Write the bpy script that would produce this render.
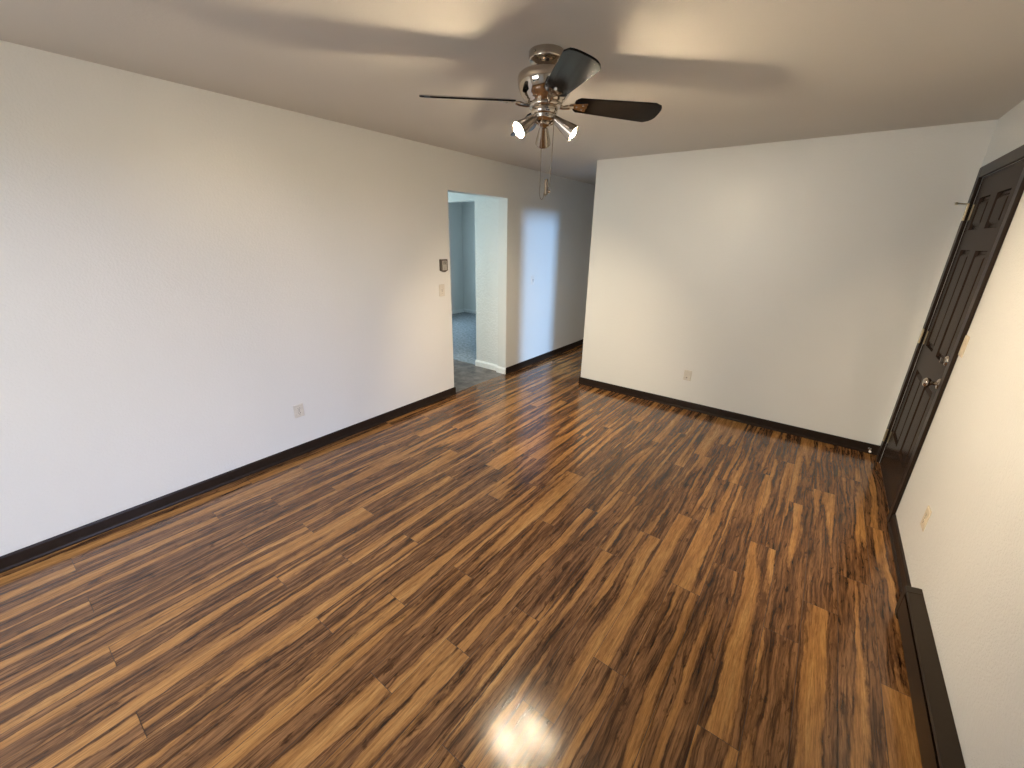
import bpy, bmesh, math, random
from mathutils import Vector, Matrix
for o in list(bpy.data.objects): bpy.data.objects.remove(o, do_unlink=True)
S = bpy.context.scene
C = S.collection
PI = math.pi
# ------------------------------------------------------------------ room measures (metres)
W, D, H = 3.745, 4.55, 2.44          # right wall, partition, ceiling
PX = 0.93                            # free end of the partition
YA, YB, HD = 3.311, 4.25, 2.094      # opening in the left wall
BB, BT = 0.083, 0.013                # baseboard height, thickness
Y0 = -1.3                            # rear wall
YH = 7.0                             # end of the hallway
WT = 0.13                            # wall thickness

# ------------------------------------------------------------------ camera
cam = bpy.data.cameras.new('camera'); co = bpy.data.objects.new('camera', cam); C.objects.link(co)
f = Vector((-0.5621764, 0.7558426, -0.3356481)); r = Vector((0.7986750, 0.6015261, 0.0168713)); u = Vector((-0.2146532, 0.2585891, 0.9418363))
m = Matrix((r, u, -f)).transposed().to_4x4(); m.translation = Vector((3.0906, 0.2419, 1.6669))
co.matrix_world = m
cam.sensor_fit = 'HORIZONTAL'; cam.sensor_width = 36; cam.lens = 408.79 * 36 / 1024
cam.clip_start = 0.02
S.camera = co
# ------------------------------------------------------------------ world, daylight, exposure
wd = bpy.data.worlds.new('sky'); S.world = wd; wd.use_nodes = True
wd.node_tree.nodes['Background'].inputs[0].default_value = (0.62, 0.78, 1.0, 1)
wd.node_tree.nodes['Background'].inputs[1].default_value = 0.1
S.view_settings.view_transform = 'Standard'; S.view_settings.look = 'None'
S.view_settings.gamma = 1; S.view_settings.use_curve_mapping = False
S.view_settings.exposure = 0.0
BC = (1.0, 0.80, 0.54)              # warm bulbs
LIGHT = {'right': (248, (.50, .64, 1)), 'rear': (105, (.95, .98, 1)), 'kitchen': (840, (.34, .60, 1)), 'side': (43, (.64, .90, 1)), 'bedroom': (86, (.54, .8, 1)),
         'dome': (1450, BC), 'spot124': (190, BC), 'spot246': (40, BC), 'spot27': (190, BC)}
def daylight(key, loc, aim, sx, sy):
    l = bpy.data.lights.new('daylight_' + key, 'AREA'); l.shape = 'RECTANGLE'; l.size = sx; l.size_y = sy
    l.energy, l.color = LIGHT[key]
    o = bpy.data.objects.new('daylight_' + key, l); C.objects.link(o); o.location = loc
    o.rotation_euler = (Vector(aim) - Vector(loc)).to_track_quat('-Z', 'Y').to_euler()
    return o
daylight('right', (W + 2.0, 0.90, 2.50), (0, 1.4, 0.2), 1.3, 1.0)
daylight('rear', (1.3, Y0 - 0.45, 1.95), (1.2, 2.5, 0.0), 1.6, 1.2)
daylight('kitchen', (5.5, 5.05, 2.5), (0, 5.03, 1.2), 1.3, 1.9)
daylight('side', (-2.45, 3.0, 1.5), (-0.4, 4.1, 1.1), 1.0, 1.1)
daylight('bedroom', (-3.95, 5.5, 1.6), (-1.5, 5.9, 0.6), 1.2, 1.1)

# ------------------------------------------------------------------ material helpers
class N:
    def __init__(s, name):
        s.m = bpy.data.materials.new(name); s.m.use_nodes = True
        s.t = s.m.node_tree; s.b = s.t.nodes['Principled BSDF']
    def n(s, kind, **kw):
        x = s.t.nodes.new(kind)
        for k, v in kw.items():
            if k.startswith('i_'): x.inputs[int(k[2:]) if k[2:].isdigit() else k[2:].replace('_', ' ')].default_value = v
            else: setattr(x, k, v)
        return x
    def l(s, a, b): s.t.links.new(a, b)
    def math(s, op, a, b=None, c=None, clamp=False):
        x = s.t.nodes.new('ShaderNodeMath'); x.operation = op; x.use_clamp = clamp
        for i, v in enumerate((a, b, c)):
            if v is None: continue
            if isinstance(v, (int, float)): x.inputs[i].default_value = v
            else: s.l(v, x.inputs[i])
        return x.outputs[0]
    def ramp(s, fac, stops):
        x = s.t.nodes.new('ShaderNodeValToRGB'); e = x.color_ramp.elements
        while len(e) < len(stops): e.new(0.5)
        for q, (p, c) in zip(e, stops): q.position = p; q.color = (*c, 1)
        s.l(fac, x.inputs[0]); return x.outputs[0]
    def mix(s, fac, a, b, mode='MIX'):
        x = s.t.nodes.new('ShaderNodeMix'); x.data_type = 'RGBA'; x.blend_type = mode
        for i, v in ((0, fac), (6, a), (7, b)):
            if isinstance(v, (int, float)): x.inputs[i].default_value = v
            elif isinstance(v, tuple): x.inputs[i].default_value = (*v, 1)
            else: s.l(v, x.inputs[i])
        return x.outputs[2]
def srgb(*c): return tuple(((v / 255) / 12.92 if v / 255 < .04045 else ((v / 255 + .055) / 1.055) ** 2.4) for v in c)
def simple(name, col, rough=0.5, metal=0.0, bump=0.0, scale=120.0, var=0.06):
    k = N(name); b = k.b
    b.inputs['Roughness'].default_value = rough; b.inputs['Metallic'].default_value = metal
    tc = k.n('ShaderNodeTexCoord'); nz = k.n('ShaderNodeTexNoise', i_Scale=scale * .35, i_Detail=3.0)
    k.l(tc.outputs['Object'], nz.inputs['Vector'])
    col2 = tuple(max(0, c * (1 - var)) for c in col); col3 = tuple(min(1, c * (1 + var)) for c in col)
    k.l(k.ramp(nz.outputs['Fac'], [(0.3, col2), (0.7, col3)]), b.inputs['Base Color'])
    if bump:
        n2 = k.n('ShaderNodeTexNoise', i_Scale=scale, i_Detail=2.0); k.l(tc.outputs['Object'], n2.inputs['Vector'])
        bp = k.n('ShaderNodeBump', i_Strength=bump, i_Distance=0.002); k.l(n2.outputs['Fac'], bp.inputs['Height']); k.l(bp.outputs[0], b.inputs['Normal'])
    return k.m
def paint(name, col, rough, bump, scale=55.0, dist=0.004, spec=0.5):
    """rolled paint over knock-down texture"""
    k = N(name); b = k.b
    tc = k.n('ShaderNodeTexCoord')
    big = k.n('ShaderNodeTexNoise', i_Scale=1.3, i_Detail=2.0); k.l(tc.outputs['Object'], big.inputs['Vector'])
    k.l(k.ramp(big.outputs['Fac'], [(0.3, tuple(c * .975 for c in col)), (0.7, col)]), b.inputs['Base Color'])
    n1 = k.n('ShaderNodeTexNoise', i_Scale=scale, i_Detail=3.0, i_Roughness=0.55); k.l(tc.outputs['Object'], n1.inputs['Vector'])
    n2 = k.n('ShaderNodeTexNoise', i_Scale=scale * 0.33, i_Detail=1.0); k.l(tc.outputs['Object'], n2.inputs['Vector'])
    flat = k.ramp(n1.outputs['Fac'], [(0.42, (0, 0, 0)), (0.58, (1, 1, 1))])
    hgt = k.math('ADD', k.math('MULTIPLY', flat, 0.7), k.math('MULTIPLY', n2.outputs['Fac'], 1.2))
    bp = k.n('ShaderNodeBump', i_Strength=bump, i_Distance=dist); k.l(hgt, bp.inputs['Height']); k.l(bp.outputs[0], b.inputs['Normal'])
    b.inputs['Roughness'].default_value = rough; b.inputs['Specular IOR Level'].default_value = spec
    return k.m

def floor_material():
    k = N('wood_laminate'); b = k.b
    tc = k.n('ShaderNodeTexCoord'); at = k.n('ShaderNodeAttribute', attribute_name='plank')
    sp = k.n('ShaderNodeSeparateXYZ'); k.l(tc.outputs['Object'], sp.inputs[0])
    sa = k.n('ShaderNodeSeparateXYZ'); k.l(at.outputs['Vector'], sa.inputs[0])
    ux = k.math('ADD', sp.outputs[0], k.math('MULTIPLY', sa.outputs[0], 37.0))
    vy = k.math('ADD', sp.outputs[1], k.math('MULTIPLY', sa.outputs[1], 53.0))
    def vec(su, sv, w=None):
        c = k.n('ShaderNodeCombineXYZ')
        k.l(k.math('MULTIPLY', ux if w is None else w, su), c.inputs[0]); k.l(k.math('MULTIPLY', vy, sv), c.inputs[1])
        return c.outputs[0]
    def noise(v, detail=2.0, rough=.5, dist=0.0):
        x = k.n('ShaderNodeTexNoise', i_Scale=1.0, i_Detail=detail, i_Roughness=rough, i_Distortion=dist)
        k.l(v, x.inputs['Vector']); return x.outputs['Fac']
    warp = k.math('ADD', k.math('MULTIPLY', k.math('SUBTRACT', noise(vec(4, 1.5), 2.0), .5), 0.055),
                  k.math('MULTIPLY', k.math('SUBTRACT', noise(vec(16, 9), 3.0, .6), .5), 0.014))
    uw = k.math('ADD', ux, warp)
    body = noise(vec(14.5, .50, uw), 1.5, .45)                   # heartwood / sapwood bands
    scal = k.math('MULTIPLY', k.math('SUBTRACT', noise(vec(55, 13), 4.0, .65), .5), 0.10)
    mask = k.math('ADD', k.math('ADD', body, scal), k.math('MULTIPLY', k.math('SUBTRACT', sa.outputs[2], .5), 0.06))
    heart = k.ramp(noise(vec(34, 1.7, uw), 5.0, .68), [(0.30, srgb(55, 37, 23)), (0.41, srgb(92, 63, 40)), (0.52, srgb(124, 88, 56)), (0.68, srgb(152, 110, 69))])
    sap = k.ramp(noise(vec(26, 1.2, uw), 4.0, .6), [(0.30, srgb(130, 90, 50)), (0.52, srgb(166, 120, 69)), (0.75, srgb(188, 143, 88))])
    sel = k.ramp(mask, [(0.510, (0, 0, 0)), (0.556, (1, 1, 1))])
    col = k.mix(sel, heart, sap)
    rim = k.ramp(mask, [(0.470, (1, 1, 1)), (0.507, (.50, .44, .40)), (0.522, (1, 1, 1))])
    col = k.mix(0.8, col, rim, 'MULTIPLY')
    streak = k.ramp(noise(vec(80, 2.8, uw), 4.0, .7), [(0.40, (.30, .25, .22)), (0.505, (1, 1, 1))])
    col = k.mix(k.math('SUBTRACT', 0.9, k.math('MULTIPLY', sel, 0.62)), col, streak, 'MULTIPLY')
    knots = k.ramp(noise(vec(40, 10, uw), 4.0, .65, .6), [(0.34, (.28, .23, .20)), (0.43, (1, 1, 1))])
    col = k.mix(k.math('SUBTRACT', 0.85, k.math('MULTIPLY', sel, 0.6)), col, knots, 'MULTIPLY')
    fine = k.ramp(noise(vec(210, 11), 4.0, .72), [(0.32, (.52, .50, .48)), (0.66, (1.20, 1.20, 1.20))])
    col = k.mix(0.9, col, fine, 'MULTIPLY')
    k.l(col, b.inputs['Base Color'])
    rn = noise(vec(60, 4), 2.0)
    k.l(k.math('ADD', 0.115, k.math('MULTIPLY', rn, 0.08)), b.inputs['Roughness'])
    b.inputs['Specular IOR Level'].default_value = 0.5
    hb = k.math('ADD', noise(vec(160, 3), 2.0), k.math('MULTIPLY', noise(vec(18, 9), 2.0), .8))
    bp = k.n('ShaderNodeBump', i_Strength=0.16, i_Distance=0.002); k.l(hb, bp.inputs['Height']); k.l(bp.outputs[0], b.inputs['Normal'])
    return k.m

M = {}
M['floor'] = floor_material()
M['gap'] = simple('plank_gap', srgb(38, 24, 14), .7)
M['wall'] = paint('wall_paint', (0.74, 0.735, 0.70), 0.33, 0.18, 85.0)
M['wall_right'] = paint('wall_paint_rough', (0.74, 0.735, 0.70), 0.34, 0.48, 115.0, .004)
M['wall_hall'] = paint('wall_paint_heavy_texture', (0.78, 0.78, 0.75), 0.42, 0.8, 40.0, .005)
M['ceiling'] = paint('ceiling_paint', (0.66, 0.63, 0.58), 0.75, 0.08, 90.0)
M['base'] = simple('dark_brown_trim', srgb(42, 33, 27), .33, 0, .05, 60, .12)
M['base'].node_tree.nodes['Principled BSDF'].inputs['IOR'].default_value = 1.2
M['doorpaint'] = simple('dark_brown_door_paint', srgb(46, 36, 30), .25, 0, .03, 90, .08)
M['doorpaint'].node_tree.nodes['Principled BSDF'].inputs['IOR'].default_value = 1.07
M['groove'] = simple('dark_brown_recess_paint', srgb(66, 52, 43), .5, 0, .0, 90, .08)
M['whitetrim'] = simple('white_trim_paint', (.80, .80, .78), .4, 0, .03)
M['vinyl'] = None
M['nickel'] = simple('polished_nickel', (0.54, 0.48, 0.41), .09, 1.0, 0, 40, .03)
M['brushed'] = simple('brushed_nickel', (0.46, 0.41, 0.35), .27, 1.0, 0.03, 300, .08)
M['brass'] = simple('aged_brass', (0.72, 0.62, 0.42), .42, 1.0, 0.02, 200, .10)
M['oldbrass'] = simple('darkened_brass', (0.20, 0.15, 0.10), .35, 1.0, 0.02, 200, .10)
M['blade'] = simple('espresso_blade', srgb(17, 15, 14), .15, 0, .02, 200, .10)
M['blade'].node_tree.nodes['Principled BSDF'].inputs['IOR'].default_value = 1.22
M['ivory'] = simple('ivory_plastic', srgb(208, 202, 190), .38)
M['almond'] = simple('almond_plastic', srgb(206, 192, 168), .42)
M['whiteplastic'] = simple('white_plastic', srgb(226, 222, 214), .38)
M['darkslot'] = simple('dark_slot', srgb(28, 25, 22), .6)
M['heater'] = simple('dark_brown_enamel', srgb(46, 38, 30), .36, 0, .02, 120, .06)
M['heater'].node_tree.nodes['Principled BSDF'].inputs['IOR'].default_value = 1.3
M['bronze'] = simple('grey_bronze_plastic', srgb(84, 74, 64), .38, .2)
M['greyface'] = simple('light_grey_plastic', srgb(176, 170, 160), .4)
M['rubber'] = simple('white_rubber', srgb(225, 222, 215), .5)
M['carpet'] = simple('blue_grey_carpet', srgb(140, 143, 146), .95, 0, .9, 75, .34)
def vinyl():
    k = N('slate_vinyl'); tc = k.n('ShaderNodeTexCoord')
    a = k.n('ShaderNodeTexNoise', i_Scale=7.0, i_Detail=5.0, i_Roughness=.65); k.l(tc.outputs['Object'], a.inputs['Vector'])
    k.l(k.ramp(a.outputs['Fac'], [(.3, srgb(62, 54, 50)), (.5, srgb(104, 94, 88)), (.7, srgb(138, 128, 120))]), k.b.inputs['Base Color'])
    k.b.inputs['Roughness'].default_value = .38; return k.m
M['vinyl'] = vinyl()
def bulb_mat():
    k = N('warm_lamp_glass'); k.b.inputs['Base Color'].default_value = (.9, .85, .75, 1)
    k.b.inputs['Emission Color'].default_value = (*LIGHT['dome'][1], 1); k.b.inputs['Emission Strength'].default_value = LIGHT['dome'][0]
    return k.m
M['bulb'] = bulb_mat()
def pane_mat():
    k = N('window_pane'); t = k.n('ShaderNodeBsdfTransparent'); g = k.n('ShaderNodeBsdfGlossy', i_Roughness=.02)
    x = k.n('ShaderNodeMixShader'); x.inputs[0].default_value = .05
    k.l(t.outputs[0], x.inputs[1]); k.l(g.outputs[0], x.inputs[2]); k.l(x.outputs[0], k.t.nodes['Material Output'].inputs[0]); return k.m
M['pane'] = pane_mat()

# ------------------------------------------------------------------ mesh helpers
def link(name, bm, mat, parent=None, smooth=False, bevel=0.0, seg=2, kind=None):
    me = bpy.data.meshes.new(name)
    bmesh.ops.recalc_face_normals(bm, faces=bm.faces[:])
    if smooth:
        for fc in bm.faces: fc.smooth = True
    bm.to_mesh(me); bm.free()
    for x in (mat if isinstance(mat, (list, tuple)) else [mat]): me.materials.append(x)
    o = bpy.data.objects.new(name, me); C.objects.link(o)
    if parent: o.parent = parent
    if bevel:
        b = o.modifiers.new('bevel', 'BEVEL'); b.width = bevel; b.segments = seg; b.limit_method = 'ANGLE'; b.angle_limit = math.radians(40)
    if smooth and not bevel:
        pass
    if kind: o['kind'] = kind
    return o
def empty(name, loc, rz=0.0):
    o = bpy.data.objects.new(name, None); C.objects.link(o); o.location = loc; o.rotation_euler = (0, 0, rz); o.empty_display_size = .1
    return o
def tag(o, label=None, cat=None, group=None, kind=None):
    if label: o['label'] = label
    if cat: o['category'] = cat
    if group: o['group'] = group
    if kind: o['kind'] = kind
    return o
def box(bm, a, b, mi=0):
    v = [bm.verts.new((x, y, z)) for x in (a[0], b[0]) for y in (a[1], b[1]) for z in (a[2], b[2])]
    for q in ((0, 1, 3, 2), (4, 6, 7, 5), (0, 4, 5, 1), (2, 3, 7, 6), (0, 2, 6, 4), (1, 5, 7, 3)):
        bm.faces.new([v[i] for i in q]).material_index = mi
def boxes(name, bl, mat, parent=None, bevel=0.0, kind=None):
    bm = bmesh.new()
    for a, b in bl: box(bm, a, b)
    return link(name, bm, mat, parent, bevel=bevel, kind=kind)
def prism(bm, pts, mapper, t0, t1):
    """outline pts (2-D) swept from t0 to t1 through mapper(p, t)"""
    A = [bm.verts.new(mapper(p, t0)) for p in pts]; B = [bm.verts.new(mapper(p, t1)) for p in pts]
    n = len(pts)
    bm.faces.new(A); bm.faces.new(B[::-1])
    for i in range(n): bm.faces.new((A[i], A[(i + 1) % n], B[(i + 1) % n], B[i]))
def lathe(bm, prof, seg=40, mat=None, closed=True):
    mat = mat or Matrix()
    rings = []
    for (rad, z) in prof:
        if rad < 1e-6: rings.append([bm.verts.new(mat @ Vector((0, 0, z)))])
        else: rings.append([bm.verts.new(mat @ Vector((rad * math.cos(2 * PI * i / seg), rad * math.sin(2 * PI * i / seg), z))) for i in range(seg)])
    for A, B in zip(rings, rings[1:]):
        for i in range(seg):
            j = (i + 1) % seg
            if len(A) == 1 and len(B) == 1: continue
            if len(A) == 1: bm.faces.new((A[0], B[i], B[j]))
            elif len(B) == 1: bm.faces.new((A[i], A[j], B[0]))
            else: bm.faces.new((A[i], A[j], B[j], B[i]))
    if closed:
        for q in (rings[0], rings[-1]):
            if len(q) > 2: bm.faces.new(q)
def tube(bm, pts, rad, seg=8, cap=True):
    P = [Vector(p) for p in pts]; rings = []; ref = None
    for i, p in enumerate(P):
        d = (P[min(i + 1, len(P) - 1)] - P[max(i - 1, 0)]).normalized()
        if ref is None: ref = d.orthogonal().normalized()
        ref = (ref - d * ref.dot(d)).normalized(); q = d.cross(ref)
        rr = rad[i] if isinstance(rad, (list, tuple)) else rad
        rings.append([bm.verts.new(p + rr * (math.cos(2 * PI * k / seg) * ref + math.sin(2 * PI * k / seg) * q)) for k in range(seg)])
    for A, B in zip(rings, rings[1:]):
        for k in range(seg): bm.faces.new((A[k], A[(k + 1) % seg], B[(k + 1) % seg], B[k]))
    if cap: bm.faces.new(rings[0]); bm.faces.new(rings[-1])
def axis_matrix(origin, d):
    z = Vector(d).normalized(); q = Vector((0, 0, 1)).rotation_difference(z).to_matrix().to_4x4(); q.translation = Vector(origin); return q

# ------------------------------------------------------------------ floor: 138.5 mm planks, 1.2265 m long, joints stepping over three rows
def build_floor():
    rnd = random.Random(11)
    bm = bmesh.new(); lay = bm.faces.layers.float_vector.new('plank'); g = 0.0010
    step, L = 0.1385, 1.2265; ph = {0: 1.14, 1: 0.235, 2: 0.848}
    k = 0
    while .0105 + step * k < W + .1:
        x0, x1 = max(-.02, .0105 + step * k), min(W + .1, .0105 + step * (k + 1))
        if k == 0: x0 = -.02
        y = ph[k % 3] - 3 * L
        while y < YH:
            a, b = max(y, Y0), min(y + L, YH)
            if b - a > .01:
                v = [bm.verts.new(p) for p in ((x0 + g, a + g, 0), (x1 - g, a + g, 0), (x1 - g, b - g, 0), (x0 + g, b - g, 0))]
                fc = bm.faces.new(v); fc[lay] = Vector((rnd.random(), rnd.random(), rnd.random()))
            y += L
        k += 1
    box(bm, (-.02, Y0, -.10), (W + .1, YH, -.0012), 1)
    return link('floor', bm, [M['floor'], M['gap']], kind='structure')
build_floor()
boxes('floor_side_hall', [((-2.3, 2.2, -.1), (-.02, 4.30, -.001))], M['vinyl'], kind='structure')
boxes('floor_carpet', [((-3.7, 4.30, -.1), (-.13, 7.45, .004))], M['carpet'], kind='structure')
boxes('floor_kitchen', [((W + .1, D, -.1), (4.6, YH, -.001))], M['vinyl'], kind='structure')
# ------------------------------------------------------------------ walls
boxes('ceiling', [((-3.75, Y0 - .1, H), (4.6, 7.6, H + .1))], M['ceiling'], kind='structure')
boxes('wall_left', [((-WT, Y0, 0), (0, YA, H)), ((-WT, YA, HD), (0, YB, H)), ((-WT, YB, 0), (0, YH, H))], M['wall'], kind='structure')
DY0, DY1, DH = 3.475, 4.375, 2.085      # rough door opening in the right wall
WY0, WY1, WZ0, WZ1 = 0.10, 1.70, 0.95, 2.10
RX0, RX1 = 0.45, 2.15
boxes('wall_right', [((W, Y0, 0), (W + .12, WY0, H)), ((W, WY0, 0), (W + .12, WY1, WZ0)), ((W, WY0, WZ1), (W + .12, WY1, H)),
                     ((W, WY1, 0), (W + .12, DY0, H)), ((W, DY0, DH), (W + .12, DY1, H)), ((W, DY1, 0), (W + .12, D, H))], M['wall_right'], kind='structure')
boxes('wall_rear', [((-WT, Y0 - .1, 0), (RX0, Y0, H)), ((RX0, Y0 - .1, 0), (RX1, Y0, WZ0)), ((RX0, Y0 - .1, WZ1), (RX1, Y0, H)), ((RX1, Y0 - .1, 0), (W + .12, Y0, H))], M['wall'], kind='structure')
boxes('wall_far', [((PX, D, 0), (W + .12, D + WT, H))], M['wall'], kind='structure')
HY0, HY1 = 4.69, 5.29                    # doorway from the hallway to the kitchen
boxes('wall_hallway', [((PX, D + WT, 0), (PX + .11, HY0, H)), ((PX, HY0, 1.97), (PX + .11, HY1, H)), ((PX, HY1, 0), (PX + .11, YH, H))], M['wall'], kind='structure')
boxes('wall_hallway_end', [((-WT, YH, 0), (4.6, YH + .1, H))], M['wall'], kind='structure')
boxes('wall_kitchen', [((3.86, D + WT, 0), (3.96, 4.70, H)), ((3.86, 4.70, 0), (3.96, 5.50, .75)), ((3.86, 4.70, 2.4), (3.96, 5.50, H)), ((3.86, 5.50, 0), (3.96, YH, H))], M['wall'], kind='structure')
# side hall behind the opening, with a doorway into the carpeted room
NX = -.538
boxes('wall_side_hall', [((NX, 4.292, 0), (-WT - .013, 4.40, H)), ((-WT - .013, 4.325, 0), (-WT, 4.40, H)), ((-1.36, 4.292, 2.09), (NX, 4.40, H)), ((-2.3, 4.292, 0), (-1.36, 4.40, H))], M['wall_hall'], kind='structure')
boxes('wall_side_hall_left', [((-2.4, 2.2, 0), (-2.3, 2.5, H)), ((-2.4, 2.5, 0), (-2.3, 3.6, .85)), ((-2.4, 2.5, 2.05), (-2.3, 3.6, H)), ((-2.4, 3.6, 0), (-2.3, 4.4, H))], M['wall_hall'], kind='structure')
boxes('wall_side_hall_rear', [((-2.4, 2.1, 0), (-WT, 2.2, H))], M['wall_hall'], kind='structure')
boxes('wall_carpet_room_back', [((-3.75, 7.335, 0), (-WT, 7.45, H))], M['wall'], kind='structure')
boxes('wall_carpet_room_left', [((-3.75, 4.40, 0), (-3.64, 4.85, H)), ((-3.75, 4.85, 0), (-3.64, 6.15, .9)), ((-3.75, 4.85, 2.05), (-3.64, 6.15, H)), ((-3.75, 6.15, 0), (-3.64, 7.335, H))], M['wall'], kind='structure')
boxes('wall_carpet_room_front', [((-3.75, 4.292, 0), (-2.3, 4.40, H))], M['wall'], kind='structure')

# ------------------------------------------------------------------ windows (outside the frame; daylight comes through them)
def swap(o):
    for v in o.data.vertices: v.co = (v.co.y, v.co.x, v.co.z)
    o.data.flip_normals()
def window(n, axis_x, y0, y1, z0, z1, depth, yaxis=False):
    a, b = axis_x, axis_x + depth
    fr = boxes('window_%d' % n, [((a, y0, z0), (b, y0 + .045, z1)), ((a, y1 - .045, z0), (b, y1, z1)), ((a, y0 + .045, z0), (b, y1 - .045, z0 + .045)),
               ((a, y0 + .045, z1 - .045), (b, y1 - .045, z1)), ((a, (y0 + y1) / 2 - .02, z0 + .045), (b, (y0 + y1) / 2 + .02, z1 - .045))], M['whitetrim'], bevel=.003, kind='structure')
    if yaxis: swap(fr)
    p = boxes('pane', [(((a + b) / 2 - .002, y0 + .045, z0 + .045), ((a + b) / 2 + .002, (y0 + y1) / 2 - .02, z1 - .045)),
                   (((a + b) / 2 - .002, (y0 + y1) / 2 + .02, z0 + .045), ((a + b) / 2 + .002, y1 - .045, z1 - .045))], M['pane'], fr)
    if yaxis: swap(p)
    return fr
window(1, W + .04, WY0, WY1, WZ0, WZ1, .06)
window(5, Y0 - .08, RX0, RX1, WZ0, WZ1, .06, True)
window(2, 3.88, 4.70, 5.50, .75, 2.4, .06)
window(3, -2.38, 2.5, 3.6, .85, 2.05, .06)
window(4, -3.73, 4.85, 6.15, .9, 2.05, .06)

# ------------------------------------------------------------------ baseboards
PROF = [(0, 0), (.0200, 0), (.0200, .010), (.0165, .017), (.0125, .020), (.0125, BB - .008), (.0095, BB - .002), (.006, BB), (0, BB)]
def skirting(name, a, b, nrm, mat=None, prof=PROF):
    a, b, n = Vector(a), Vector(b), Vector(nrm); bm = bmesh.new()
    prism(bm, prof, lambda p, t: a.lerp(b, t) + n * p[0] + Vector((0, 0, p[1])), 0, 1)
    return link(name, bm, mat or M['base'], kind='structure')
skirting('baseboard_left', (0, Y0, 0), (0, YA + .012, 0), (1, 0, 0))
skirting('baseboard_left_hallway', (0, YB, 0), (0, YH, 0), (1, 0, 0))
skirting('baseboard_far', (PX - .004, D, 0), (W, D, 0), (0, -1, 0))
skirting('baseboard_far_end', (PX, D - .012, 0), (PX, HY0, 0), (-1, 0, 0))
skirting('baseboard_right', (W, 2.60, 0), (W, 3.405, 0), (-1, 0, 0))
WP = [(0, 0), (.016, 0), (.016, .062), (.010, .074), (.006, .082), (0, .082)]
skirting('baseboard_side_hall', (NX - .012, 4.292, 0), (-WT + .004, 4.292, 0), (0, -1, 0), M['whitetrim'], WP)
skirting('baseboard_opening', (-WT - .012, YB, 0), (.004, YB, 0), (0, -1, 0), M['whitetrim'], WP)
skirting('baseboard_carpet_room_back', (-3.64, 7.335, 0), (-WT, 7.335, 0), (0, -1, 0), M['whitetrim'], WP)
skirting('baseboard_carpet_room_left', (-3.64, 4.4, 0), (-3.64, 7.32, 0), (1, 0, 0), M['whitetrim'], WP)

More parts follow.
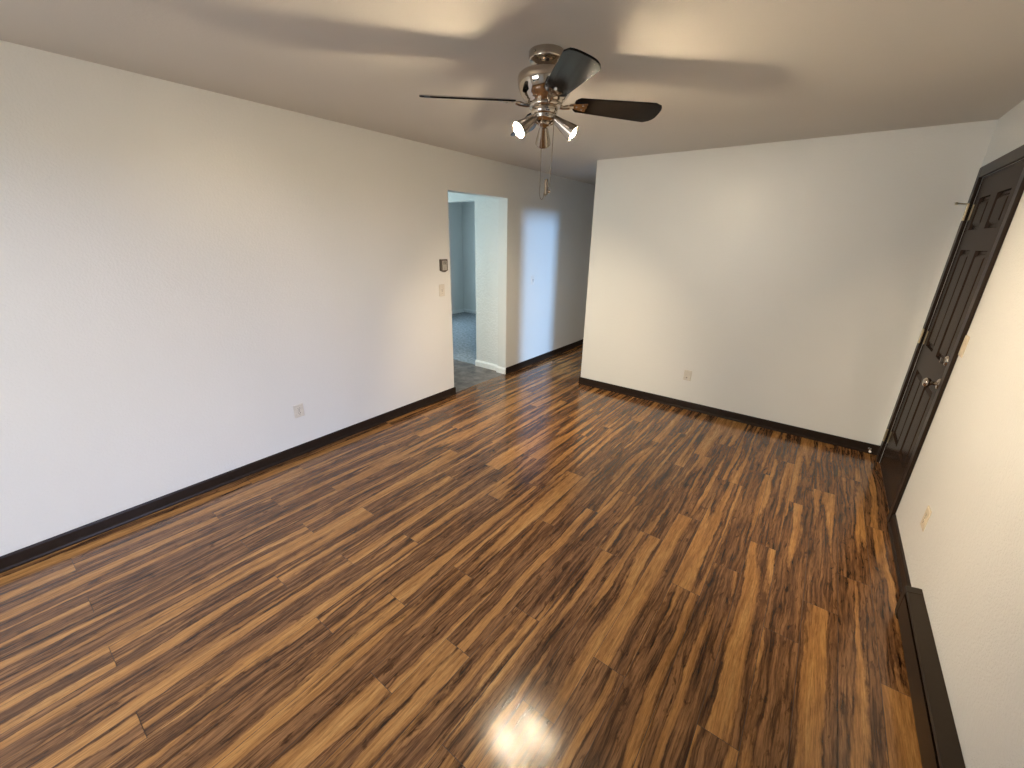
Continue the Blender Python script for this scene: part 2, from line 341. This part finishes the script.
# ------------------------------------------------------------------ the door in the right wall
def build_door():
    y0, y1, z0, z1 = 3.487, 4.362, .012, 2.075
    XF = W - .002                                     # face of the slab
    cols = ((3.625, 3.875), (4.005, 4.250)); rows = ((.30, .83), (1.005, 1.645), (1.765, 1.955))
    ys = sorted({y0, y1, *[v for c in cols for v in c]}); zs = sorted({z0, z1, *[v for c in rows for v in c]})
    bm = bmesh.new(); vv = {}
    def V(x, y, z):
        kk = (round(x, 5), round(y, 5), round(z, 5))
        if kk not in vv: vv[kk] = bm.verts.new((x, y, z))
        return vv[kk]
    for ya, yb in zip(ys, ys[1:]):
        for za, zb in zip(zs, zs[1:]):
            if (ya, yb) in cols and (za, zb) in rows:
                prev = [(XF, 0.0)]
                loops = [(0, 0), (.004, .014), (.018, .015), (.040, .002)]
                for (i0, d0), (i1, d1) in zip(loops, loops[1:]):
                    A = [(ya + i0, za + i0), (yb - i0, za + i0), (yb - i0, zb - i0), (ya + i0, zb - i0)]
                    B = [(ya + i1, za + i1), (yb - i1, za + i1), (yb - i1, zb - i1), (ya + i1, zb - i1)]
                    for q in range(4):
                        w = (q + 1) % 4
                        bm.faces.new((V(XF + d0, *A[q]), V(XF + d0, *A[w]), V(XF + d1, *B[w]), V(XF + d1, *B[q])))
                bm.faces.new([V(XF + d1, *p) for p in B])
            else:
                bm.faces.new((V(XF, ya, za), V(XF, yb, za), V(XF, yb, zb), V(XF, ya, zb)))
    # sides and back of the slab
    XB = XF + .036
    for (pa, pb) in (((y0, z0), (y1, z0)), ((y1, z0), (y1, z1)), ((y1, z1), (y0, z1)), ((y0, z1), (y0, z0))):
        bm.faces.new([bm.verts.new(p) for p in ((XF, *pa), (XF, *pb), (XB, *pb), (XB, *pa))])
    bm.faces.new([bm.verts.new((XB, *p)) for p in ((y0, z0), (y1, z0), (y1, z1), (y0, z1))])
    door = link('door_1', bm, M['doorpaint'], kind='structure')
    # casing and jamb, dark brown
    cw, cx = .066, W - .019
    a0, a1, ct = 3.462, 4.392, 2.086
    cas = boxes('door_casing', [((cx, a0 - .052, 0), (W, a0 + .012, ct + cw)), ((cx, a1 - .008, 0), (W, a1 + .062, ct + cw)), ((cx, a0 + .012, ct), (W, a1 - .008, ct + cw))], M['base'], door, bevel=.004)
    jam = boxes('door_jamb', [((W, DY0, 0), (W + .12, DY0 + .010, DH)), ((W, DY1 - .010, 0), (W + .12, DY1, DH)), ((W, DY0 + .010, 2.077), (W + .12, DY1 - .010, DH)),
                              ((XB + .002, DY0, 0), (XB + .016, DY0 + .03, DH)), ((XB + .002, DY1 - .03, 0), (XB + .016, DY1, DH))], M['base'], door)
    boxes('threshold', [((W + .002, DY0, 0), (W + .12, DY1, .010))], M['base'], door)
    for i, z in enumerate((1.875, 1.045, .245)):
        bm = bmesh.new(); hy = y1 + .002
        box(bm, (XF - .003, hy - .036, z - .047), (XF, hy - .006, z + .047))
        box(bm, (cx - .002, hy + .006, z - .047), (cx + .001, hy + .034, z + .047))
        for q in range(5):
            lathe(bm, [(.0055, z - .048 + q * .0195), (.0055, z - .048 + q * .0195 + .018)], 14, Matrix.Translation((cx - .006, hy, 0)))
        lathe(bm, [(.004, z + .048), (.0062, z + .051), (.0062, z + .055), (0, z + .058)], 14, Matrix.Translation((cx - .006, hy, 0)))
        for dy in (-.021, .020):
            for dz in (-.03, 0, .03):
                lathe(bm, [(.0035, 0), (.003, .0012), (0, .0015)], 10, axis_matrix(((XF - .003) if dy < 0 else cx - .002, hy + dy, z + dz), (-1, 0, 0)))
        h = link('hinge', bm, M['brass'], door); h['label'] = 'brass butt hinge'
    # hinge pin stop sticking into the room above the top hinge
    bm = bmesh.new()
    tube(bm, [(cx - .006, y1 + .002, 1.928), (cx - .03, y1 - .004, 1.930), (cx - .062, y1 - .018, 1.932)], [.004, .0032, .0032], 10)
    lathe(bm, [(.008, 0), (.008, .008), (.005, .011), (0, .012)], 14, axis_matrix((cx - .062, y1 - .018, 1.932), (-.93, -.36, .02)))
    link('hinge_pin_stop', bm, M['brass'], door)
    # knob
    ky, kz = 3.553, .905
    bm = bmesh.new(); lathe(bm, [(.033, 0), (.033, .004), (.026, .010), (.014, .013), (0, .013)], 28, axis_matrix((XF, ky, kz), (-1, 0, 0)))
    rose = link('door_knob', bm, M['nickel'], door, smooth=True)
    bm = bmesh.new(); lathe(bm, [(.011, .010), (.010, .030), (.014, .036), (.024, .042), (.0275, .052), (.026, .062), (.018, .069), (0, .071)], 28, axis_matrix((XF, ky, kz), (-1, 0, 0)))
    link('knob_ball', bm, M['nickel'], rose, smooth=True)
    # deadbolt
    bm = bmesh.new(); lathe(bm, [(.030, 0), (.030, .006), (.024, .014), (.012, .016), (0, .016)], 28, axis_matrix((XF, ky + .004, 1.045), (-1, 0, 0)))
    db = link('deadbolt', bm, M['brushed'], door, smooth=True)
    boxes('thumb_turn', [((XF - .034, ky + .000, 1.030), (XF - .015, ky + .008, 1.060))], M['brushed'], db, bevel=.002)
build_door()

# ------------------------------------------------------------------ ceiling fan
def build_fan():
    fx, fy = 1.893, 2.063
    root = empty('ceiling_fan', (fx, fy, H))
    tag(root, 'ceiling fan with four dark blades, polished nickel motor and three lit spotlights', 'ceiling fan')
    Z = lambda z: z - H
    def lat(name, prof, mat, parent=root, seg=56):
        bm = bmesh.new(); lathe(bm, [(a, Z(b)) for a, b in prof], seg); o = link(name, bm, mat, parent, smooth=True)
        return o
    lat('canopy', [(.076, 2.44), (.0785, 2.437), (.0785, 2.408), (.0765, 2.404), (.070, 2.403), (.058, 2.398), (.046, 2.390), (.040, 2.380), (.038, 2.368)], M['nickel'])
    lat('motor_housing', [(.038, 2.366), (.096, 2.363), (.114, 2.358), (.122, 2.351), (.1255, 2.342), (.1258, 2.332), (.124, 2.316), (.119, 2.298), (.111, 2.281), (.101, 2.268), (.092, 2.260),
                          (.090, 2.256), (.082, 2.252), (.082, 2.246), (.074, 2.243)], M['nickel'])
    lat('flywheel', [(.066, 2.247), (.074, 2.244), (.074, 2.232), (.070, 2.228), (.062, 2.226)], M['nickel'])
    lat('switch_housing', [(.058, 2.228), (.060, 2.222), (.060, 2.205), (.056, 2.200), (.052, 2.198), (.054, 2.192), (.052, 2.184), (.044, 2.176), (.030, 2.170)], M['nickel'])
    lat('light_fitter', [(.030, 2.172), (.034, 2.168), (.033, 2.161), (.027, 2.154), (.016, 2.150), (.008, 2.148), (0, 2.1475)], M['nickel'])
    for q in range(3):
        bm = bmesh.new(); a = q * 2 * PI / 3 + .4; lathe(bm, [(.004, 0), (.0035, .003), (0, .004)], 10, axis_matrix((.0785 * math.cos(a), .0785 * math.sin(a), Z(2.423)), (math.cos(a), math.sin(a), 0)))
        link('canopy_screw', bm, M['nickel'], root)
    # blades
    zb = Z(2.249); pitch = math.radians(17); droop = math.radians(1.4)
    R0, R1 = .138, .562
    for ang in (-43, 47, 137, 227):
        a = math.radians(ang)
        rot = Matrix.Rotation(a, 4, 'Z') @ Matrix.Translation((0, 0, zb)) @ Matrix.Rotation(droop, 4, 'Y') @ Matrix.Rotation(-pitch, 4, 'X')
        # outline: x along the blade, y across (positive edge is the lower one)
        out = []
        def half(x): return .047 + (.071 - .047) * min(1, (x - R0) / (.36))
        xs = [R0 + .02 + (R1 - .05 - R0 - .02) * i / 14 for i in range(15)]
        out += [(R0, -.028), (R0 + .006, -.037)] + [(x, -half(x)) for x in xs]
        for i in range(1, 12):                       # rounded tip
            t = i / 12; y = -half(R1) + 2 * half(R1) * t
            e = abs(2 * t - 1) ** 3.2
            out.append((R1 - .004 - .040 * e * (0.65 if t < .5 else 1.0), y * (1 - .02 * e)))
        out += [(x, half(x)) for x in xs[::-1]] + [(R0 + .006, .037), (R0, .028)]
        bm = bmesh.new(); prism(bm, out, lambda p, t: rot @ Vector((p[0], p[1], t)), 0.0, .0070)
        bl = link('blade', bm, M['blade'], root, bevel=.0012, seg=1)
        # blade iron: arm from the flywheel and a flared plate under the blade root
        bm = bmesh.new()
        plate = [(x - .028, y) for x, y in ((.145, -.012), (.165, -.017), (.195, -.024), (.222, -.031), (.228, -.024), (.224, -.008), (.230, 0), (.224, .008), (.228, .024), (.222, .031), (.195, .024), (.165, .017), (.145, .012))]
        prism(bm, plate, lambda p, t: rot @ Vector((p[0], p[1], t)), -.0045, -.0002)
        Rz = Matrix.Rotation(a, 4, 'Z')
        tube(bm, [Rz @ Vector((x, 0, z)) for x, z in ((.066, Z(2.238)), (.085, Z(2.234)), (.095, Z(2.235)), (.115, Z(2.238)), (.135, Z(2.2405)))], [.010, .0085, .0085, .010, .0065], 12)
        for p in ((.150, 0), (.177, .014), (.177, -.014)):
            lathe(bm, [(.0042, -.0045), (.0042, -.0062), (0, -.0075)], 12, rot @ Matrix.Translation((p[0], p[1], 0)))
        ir = link('blade_iron', bm, M['nickel'], root)
    # three cone spotlights
    for ang, tilt in ((124, 42), (246, 35), (27, 35)):
        a = math.radians(ang); tl = math.radians(tilt)
        d = Vector((math.cos(a) * math.cos(tl), math.sin(a) * math.cos(tl), -math.sin(tl)))
        base = Vector((math.cos(a) * .040, math.sin(a) * .040, Z(2.190)))
        mt = axis_matrix(base, d)
        bm = bmesh.new()
        tube(bm, [(math.cos(a) * .022, math.sin(a) * .022, Z(2.162)), (math.cos(a) * .040, math.sin(a) * .040, Z(2.168)), base + d * .012], [.007, .007, .008], 12)
        link('lamp_arm', bm, M['nickel'], root, smooth=True)
        bm = bmesh.new()
        outp = [(0, -.004), (.008, -.003), (.0135, .003), (.0165, .014), (.021, .040), (.027, .068), (.033, .094), (.0375, .116), (.0378, .1175)]
        inp = [(.0362, .1172), (.0345, .108), (.030, .088), (.024, .062), (.018, .036), (.0, .034)]
        lathe(bm, outp + inp, 40, mt, closed=False)
        sh = link('lamp_shade', bm, M['brushed'], root, smooth=True)
        bm = bmesh.new()
        lathe(bm, [(.010, .036), (.012, .060), (.021, .078), (.0265, .096), (.0255, .110), (.018, .120), (.008, .1245), (0, .1255)], 28, mt)
        bu = link('bulb', bm, M['bulb'], sh, smooth=True); bu['label'] = 'glowing warm white bulb'
        sl = bpy.data.lights.new('lamp_beam', 'SPOT'); sl.energy, sl.color = LIGHT['spot%d' % ang]; sl.spot_size = math.radians(84); sl.spot_blend = 1.0; sl.shadow_soft_size = .025
        so = bpy.data.objects.new('lamp_beam', sl); C.objects.link(so); so.parent = sh; so.location = mt @ Vector((0, 0, .135)); so.rotation_euler = d.to_track_quat('-Z', 'Y').to_euler()
    # pull chains: beads on a cord, a loop running into the metal fob, a ball end
    def chain(pts, step=.005, rad=.0023):
        bm = bmesh.new(); P = [Vector(p) for p in pts]
        tube(bm, P, .0007, 6)
        acc = 0.0
        for A, B in zip(P, P[1:]):
            L = (B - A).length; t = (step - acc) if acc else 0
            while t < L:
                bmesh.ops.create_icosphere(bm, subdivisions=1, radius=rad, matrix=Matrix.Translation(A.lerp(B, t / L))); t += step
            acc = (L - (t - step)) % step
        return bm
    # positions in the image-lateral direction (.8, .6)
    lat_ = Vector((.7987, .6015, 0)); tow = Vector((.55, -.83, 0))
    p1 = lat_ * -.009 + tow * .045; p2 = lat_ * .045 + tow * .045
    c1 = [p1 + Vector((0, 0, Z(2.195))), p1 + Vector((0, 0, Z(1.872)))]
    loop = []
    for i in range(13):
        t = PI * i / 12
        loop.append(p1 + lat_ * (.0105 - .0105 * math.cos(t)) + Vector((0, 0, Z(1.872) - .028 * math.sin(t))))
    ch = link('pull_chain', chain(c1 + loop[1:]), M['oldbrass'], root)
    fob = p1 + lat_ * .030
    bm = bmesh.new()
    lathe(bm, [(.004, Z(1.862)), (.0075, Z(1.864)), (.0085, Z(1.868)), (.0085, Z(1.926)), (.0075, Z(1.930)), (.003, Z(1.932)), (0, Z(1.933))], 20, Matrix.Translation(fob))
    tube(bm, [loop[-1], loop[-1].lerp(fob + Vector((0, 0, Z(1.857))), .5) - Vector((0, 0, .006)), fob + Vector((0, 0, Z(1.858))), fob + Vector((0, 0, Z(1.864)))], .0012, 6)
    link('pull_fob', bm, M['oldbrass'], ch)
    c2 = [p2 + Vector((0, 0, Z(2.195))), p2 + Vector((0, 0, Z(2.0))) - lat_ * .004, p2 - lat_ * .009 + Vector((0, 0, Z(1.905))), p2 - lat_ * .016 + Vector((0, 0, Z(1.885))), p2 - lat_ * .010 + Vector((0, 0, Z(1.880)))]
    ch2 = link('pull_chain', chain(c2), M['oldbrass'], root)
    bm = bmesh.new(); bmesh.ops.create_uvsphere(bm, u_segments=16, v_segments=10, radius=.008, matrix=Matrix.Translation(c2[-1]))
    link('chain_ball', bm, M['nickel'], ch2, smooth=True)
build_fan()

# ------------------------------------------------------------------ wall plates
def wall_root(name, loc, nrm):
    """local x = along the wall, y = out of the wall, z = up"""
    ang = math.atan2(nrm[1], nrm[0]) - PI / 2
    return empty(name, loc, ang)
def plate_mesh(w, h, t=.006):
    bm = bmesh.new(); e = .005
    A = [(-w / 2, 0, -h / 2), (w / 2, 0, -h / 2), (w / 2, 0, h / 2), (-w / 2, 0, h / 2)]
    B = [(x * 1.0, t * .45, z) for x, _, z in A]; Cc = [(x - math.copysign(e, x), t, z - math.copysign(e, z)) for x, _, z in A]
    R_ = [[bm.verts.new(p) for p in q] for q in (A, B, Cc)]
    for P, Q in zip(R_, R_[1:]):
        for i in range(4): bm.faces.new((P[i], P[(i + 1) % 4], Q[(i + 1) % 4], Q[i]))
    bm.faces.new(R_[0]); bm.faces.new(R_[-1])
    return bm
def screw(parent, x, z, t, mat):
    bm = bmesh.new(); lathe(bm, [(.0034, 0), (.0030, .0012), (0, .0016)], 12, axis_matrix((x, t, z), (0, 1, 0)))
    return link('screw', bm, mat, parent)
def outlet(loc, nrm, label, mat, w=.074, h=.116, out=.0085):
    r0 = wall_root('wall_outlet', loc, nrm); tag(r0, label, 'outlet')
    link('plate', plate_mesh(w, h), mat, r0)
    for s in (-1, 1):
        bm = bmesh.new(); z = s * .0195
        pts = []
        for i in range(24):
            t = 2 * PI * i / 24; x, zz = .0175 * math.cos(t), max(-.0135, min(.0135, .0175 * math.sin(t))); pts.append((x, zz + z))
        prism(bm, pts, lambda p, t: Vector((p[0], t, p[1])), .004, out)
        soc = link('socket', bm, mat, r0)
        bm = bmesh.new()
        box(bm, (-.0085, out - .0005, z - .001), (-.0055, out + .0004, z + .008)); box(bm, (.0055, out - .0005, z + .0), (.0085, out + .0004, z + .008))
        lathe(bm, [(.0030, 0), (.0030, .0009), (0, .0009)], 12, axis_matrix((0, out - .0005, z - .0065), (0, 1, 0)))
        sl = link('slots', bm, M['darkslot'], soc); sl['label'] = 'dark plug slots'
    screw(r0, 0, 0, .006, M['nickel'])
    return r0
def light_switch(loc, nrm, label, mat, w=.074, h=.117, slot=None, rocker=False):
    r0 = wall_root('light_switch', loc, nrm); tag(r0, label, 'switch')
    link('plate', plate_mesh(w, h), mat, r0)
    if rocker:
        bm = bmesh.new(); prism(bm, [(.005, -.033), (.0075, -.033), (.0062, 0), (.0082, .033), (.005, .033)], lambda p, t: Vector((t, p[0], p[1])), -.0165, .0165)
        link('rocker', bm, mat, r0); screw(r0, 0, .048, .006, mat); screw(r0, 0, -.048, .006, mat)
        return r0
    bm = bmesh.new(); box(bm, (-.0065, .004, -.014), (.0065, .0068, .014))
    link('toggle_slot', bm, slot or M['greyface'], r0)
    bm = bmesh.new(); prism(bm, [(.006, -.006), (.006, .006), (.018, .011), (.0195, .003)], lambda p, t: Vector((t, p[0], p[1])), -.0048, .0048)
    link('toggle', bm, mat, r0, bevel=.001)
    screw(r0, 0, .030, .006, M['nickel']); screw(r0, 0, -.030, .006, M['nickel'])
    return r0
outlet((0, 1.604, .366), (1, 0, 0), 'ivory double outlet low on the long left wall above dark baseboard', M['ivory'], .076, .104)
light_switch((0, 3.181, 1.160), (1, 0, 0), 'ivory toggle switch below the thermostat beside the open doorway', M['ivory'])
light_switch((0, 4.812, 1.153), (1, 0, 0), 'white toggle switch on the bluish lit wall in the hallway', M['whiteplastic'], .074, .122, M['darkslot'])
light_switch((W, 3.372, 1.168), (-1, 0, 0), 'cream switch on the right wall just beside the dark door', M['almond'], .070, .112, None, True)
outlet((W, 2.876, .374), (-1, 0, 0), 'cream outlet low on the right wall above the dark baseboard heater end', M['almond'], .072, .116, .0066)
def cable_plate():
    r0 = wall_root('cable_plate', (2.146, D, .364), (0, -1, 0)); tag(r0, 'beige cable jack plate low on the far wall', 'cable plate')
    link('plate', plate_mesh(.074, .108), M['ivory'], r0)
    bm = bmesh.new(); mt = axis_matrix((.004, .006, -.024), (0, 1, 0))
    lathe(bm, [(.0075, 0), (.0075, .003)], 6, mt); lathe(bm, [(.0047, .003), (.0047, .011), (.002, .011), (.002, .006), (0, .006)], 14, mt)
    j = link('coax_jack', bm, M['nickel'], r0); j['label'] = 'shiny coax jack'
    screw(r0, 0, .041, .006, M['ivory']); screw(r0, 0, -.041, .006, M['ivory'])
cable_plate()
def thermostat():
    r0 = wall_root('thermostat', (0, 3.204, 1.400), (1, 0, 0)); tag(r0, 'small bronze thermostat with pale face beside the open doorway', 'thermostat')
    w, h = .088, .122
    bm = bmesh.new(); pts = [(-w / 2, h / 2), (w / 2, h / 2), (w / 2, -h / 2 + .014), (w * .12, -h / 2), (-w * .12, -h / 2), (-w / 2, -h / 2 + .014)]
    prism(bm, pts, lambda p, t: Vector((p[0], t, p[1])), 0, .030)
    link('case', bm, M['bronze'], r0, bevel=.004)
    bm = bmesh.new(); box(bm, (-.030, .0295, -.044), (.030, .0325, .048)); fc = link('face', bm, M['greyface'], r0, bevel=.0012); fc['label'] = 'pale grey face plate'
    bm = bmesh.new()
    for q in range(6): box(bm, (-.022, .0325, .012 + q * .0055), (.022, .0330, .0145 + q * .0055))
    link('vent_slots', bm, M['darkslot'], r0)
    bm = bmesh.new(); lathe(bm, [(.010, 0), (.009, .005), (0, .006)], 20, axis_matrix((0, .0325, -.022), (0, 1, 0))); link('dial', bm, M['greyface'], r0)
thermostat()

# ------------------------------------------------------------------ baseboard heater on the right wall
def heater():
    ya, yb, dp, ht = 0.62, 2.56, .056, .172
    L = yb - ya; r0 = wall_root('baseboard_heater', (W, (ya + yb) / 2, 0), (-1, 0, 0))
    tag(r0, 'long dark brown electric baseboard heater along the foot of the right wall', 'heater')
    # local y = out of wall
    def pr(name, pts, x0, x1, mat, bevel=.0):
        bm = bmesh.new(); prism(bm, pts, lambda p, t: Vector((t, p[0], p[1])), x0, x1); return link(name, bm, mat, r0, bevel=bevel)
    e = L / 2
    pr('back_plate', [(0, .004), (.004, .004), (.004, ht), (0, ht)], -e + .004, e - .004, M['darkslot'])
    pr('hood', [(.002, ht - .003), (.002, ht + .003), (.012, ht), (dp - .004, ht - .010), (dp - .001, ht - .016), (dp - .001, ht - .022), (dp - .004, ht - .022), (dp - .005, ht - .014), (.012, ht - .004)], -e + .02, e - .02, M['heater'])
    pr('front_panel', [(dp - .022, .030), (dp - .004, .030), (dp, .036), (dp, ht - .036), (dp - .0016, ht - .036), (dp - .0022, .037), (dp - .022, .033)], -e + .02, e - .02, M['heater'])
    pr('base_tray', [(.004, .004), (dp - .024, .004), (dp - .024, .012), (.004, .012)], -e + .01, e - .01, M['heater'])
    bm = bmesh.new(); x = -e + .08
    while x < e - .08:
        box(bm, (x, .012, .045), (x + .0012, dp - .016, ht - .062)); x += .02
    tube(bm, [(-e + .03, .03, .085), (e - .03, .03, .085)], .007, 10)
    link('heating_element', bm, M['brushed'], r0)
    for s in (-1, 1):
        pts = [(0, 0), (dp - .006, 0), (dp - .001, .010), (dp + .001, .036), (dp + .001, ht - .018), (dp - .004, ht - .008), (.012, ht + .002), (0, ht + .003)]
        pr('end_cap', pts, min(s * e, s * (e - .045)), max(s * e, s * (e - .045)), M['heater'], bevel=.002)
heater()

# ------------------------------------------------------------------ door stop on the far baseboard
def door_stop():
    r0 = wall_root('door_stop', (3.680, D - .0125, .040), (0, -1, 0)); tag(r0, 'small white tipped door stop on the far baseboard beside the dark door', 'door stop')
    bm = bmesh.new(); lathe(bm, [(.012, 0), (.012, .003), (.006, .006), (.006, .008)], 18, axis_matrix((0, 0, 0), (0, 1, 0))); link('flange', bm, M['nickel'], r0)
    bm = bmesh.new(); pts = [(.0055 * math.cos(i * .7), .008 + .052 * i / 130, .0055 * math.sin(i * .7)) for i in range(131)]
    tube(bm, pts, .0011, 6); link('spring', bm, M['nickel'], r0)
    bm = bmesh.new(); lathe(bm, [(.006, .058), (.0085, .060), (.0085, .070), (.006, .073), (0, .074)], 18, axis_matrix((0, 0, 0), (0, 1, 0))); link('tip', bm, M['rubber'], r0)['label'] = 'white rubber tip'
door_stop()
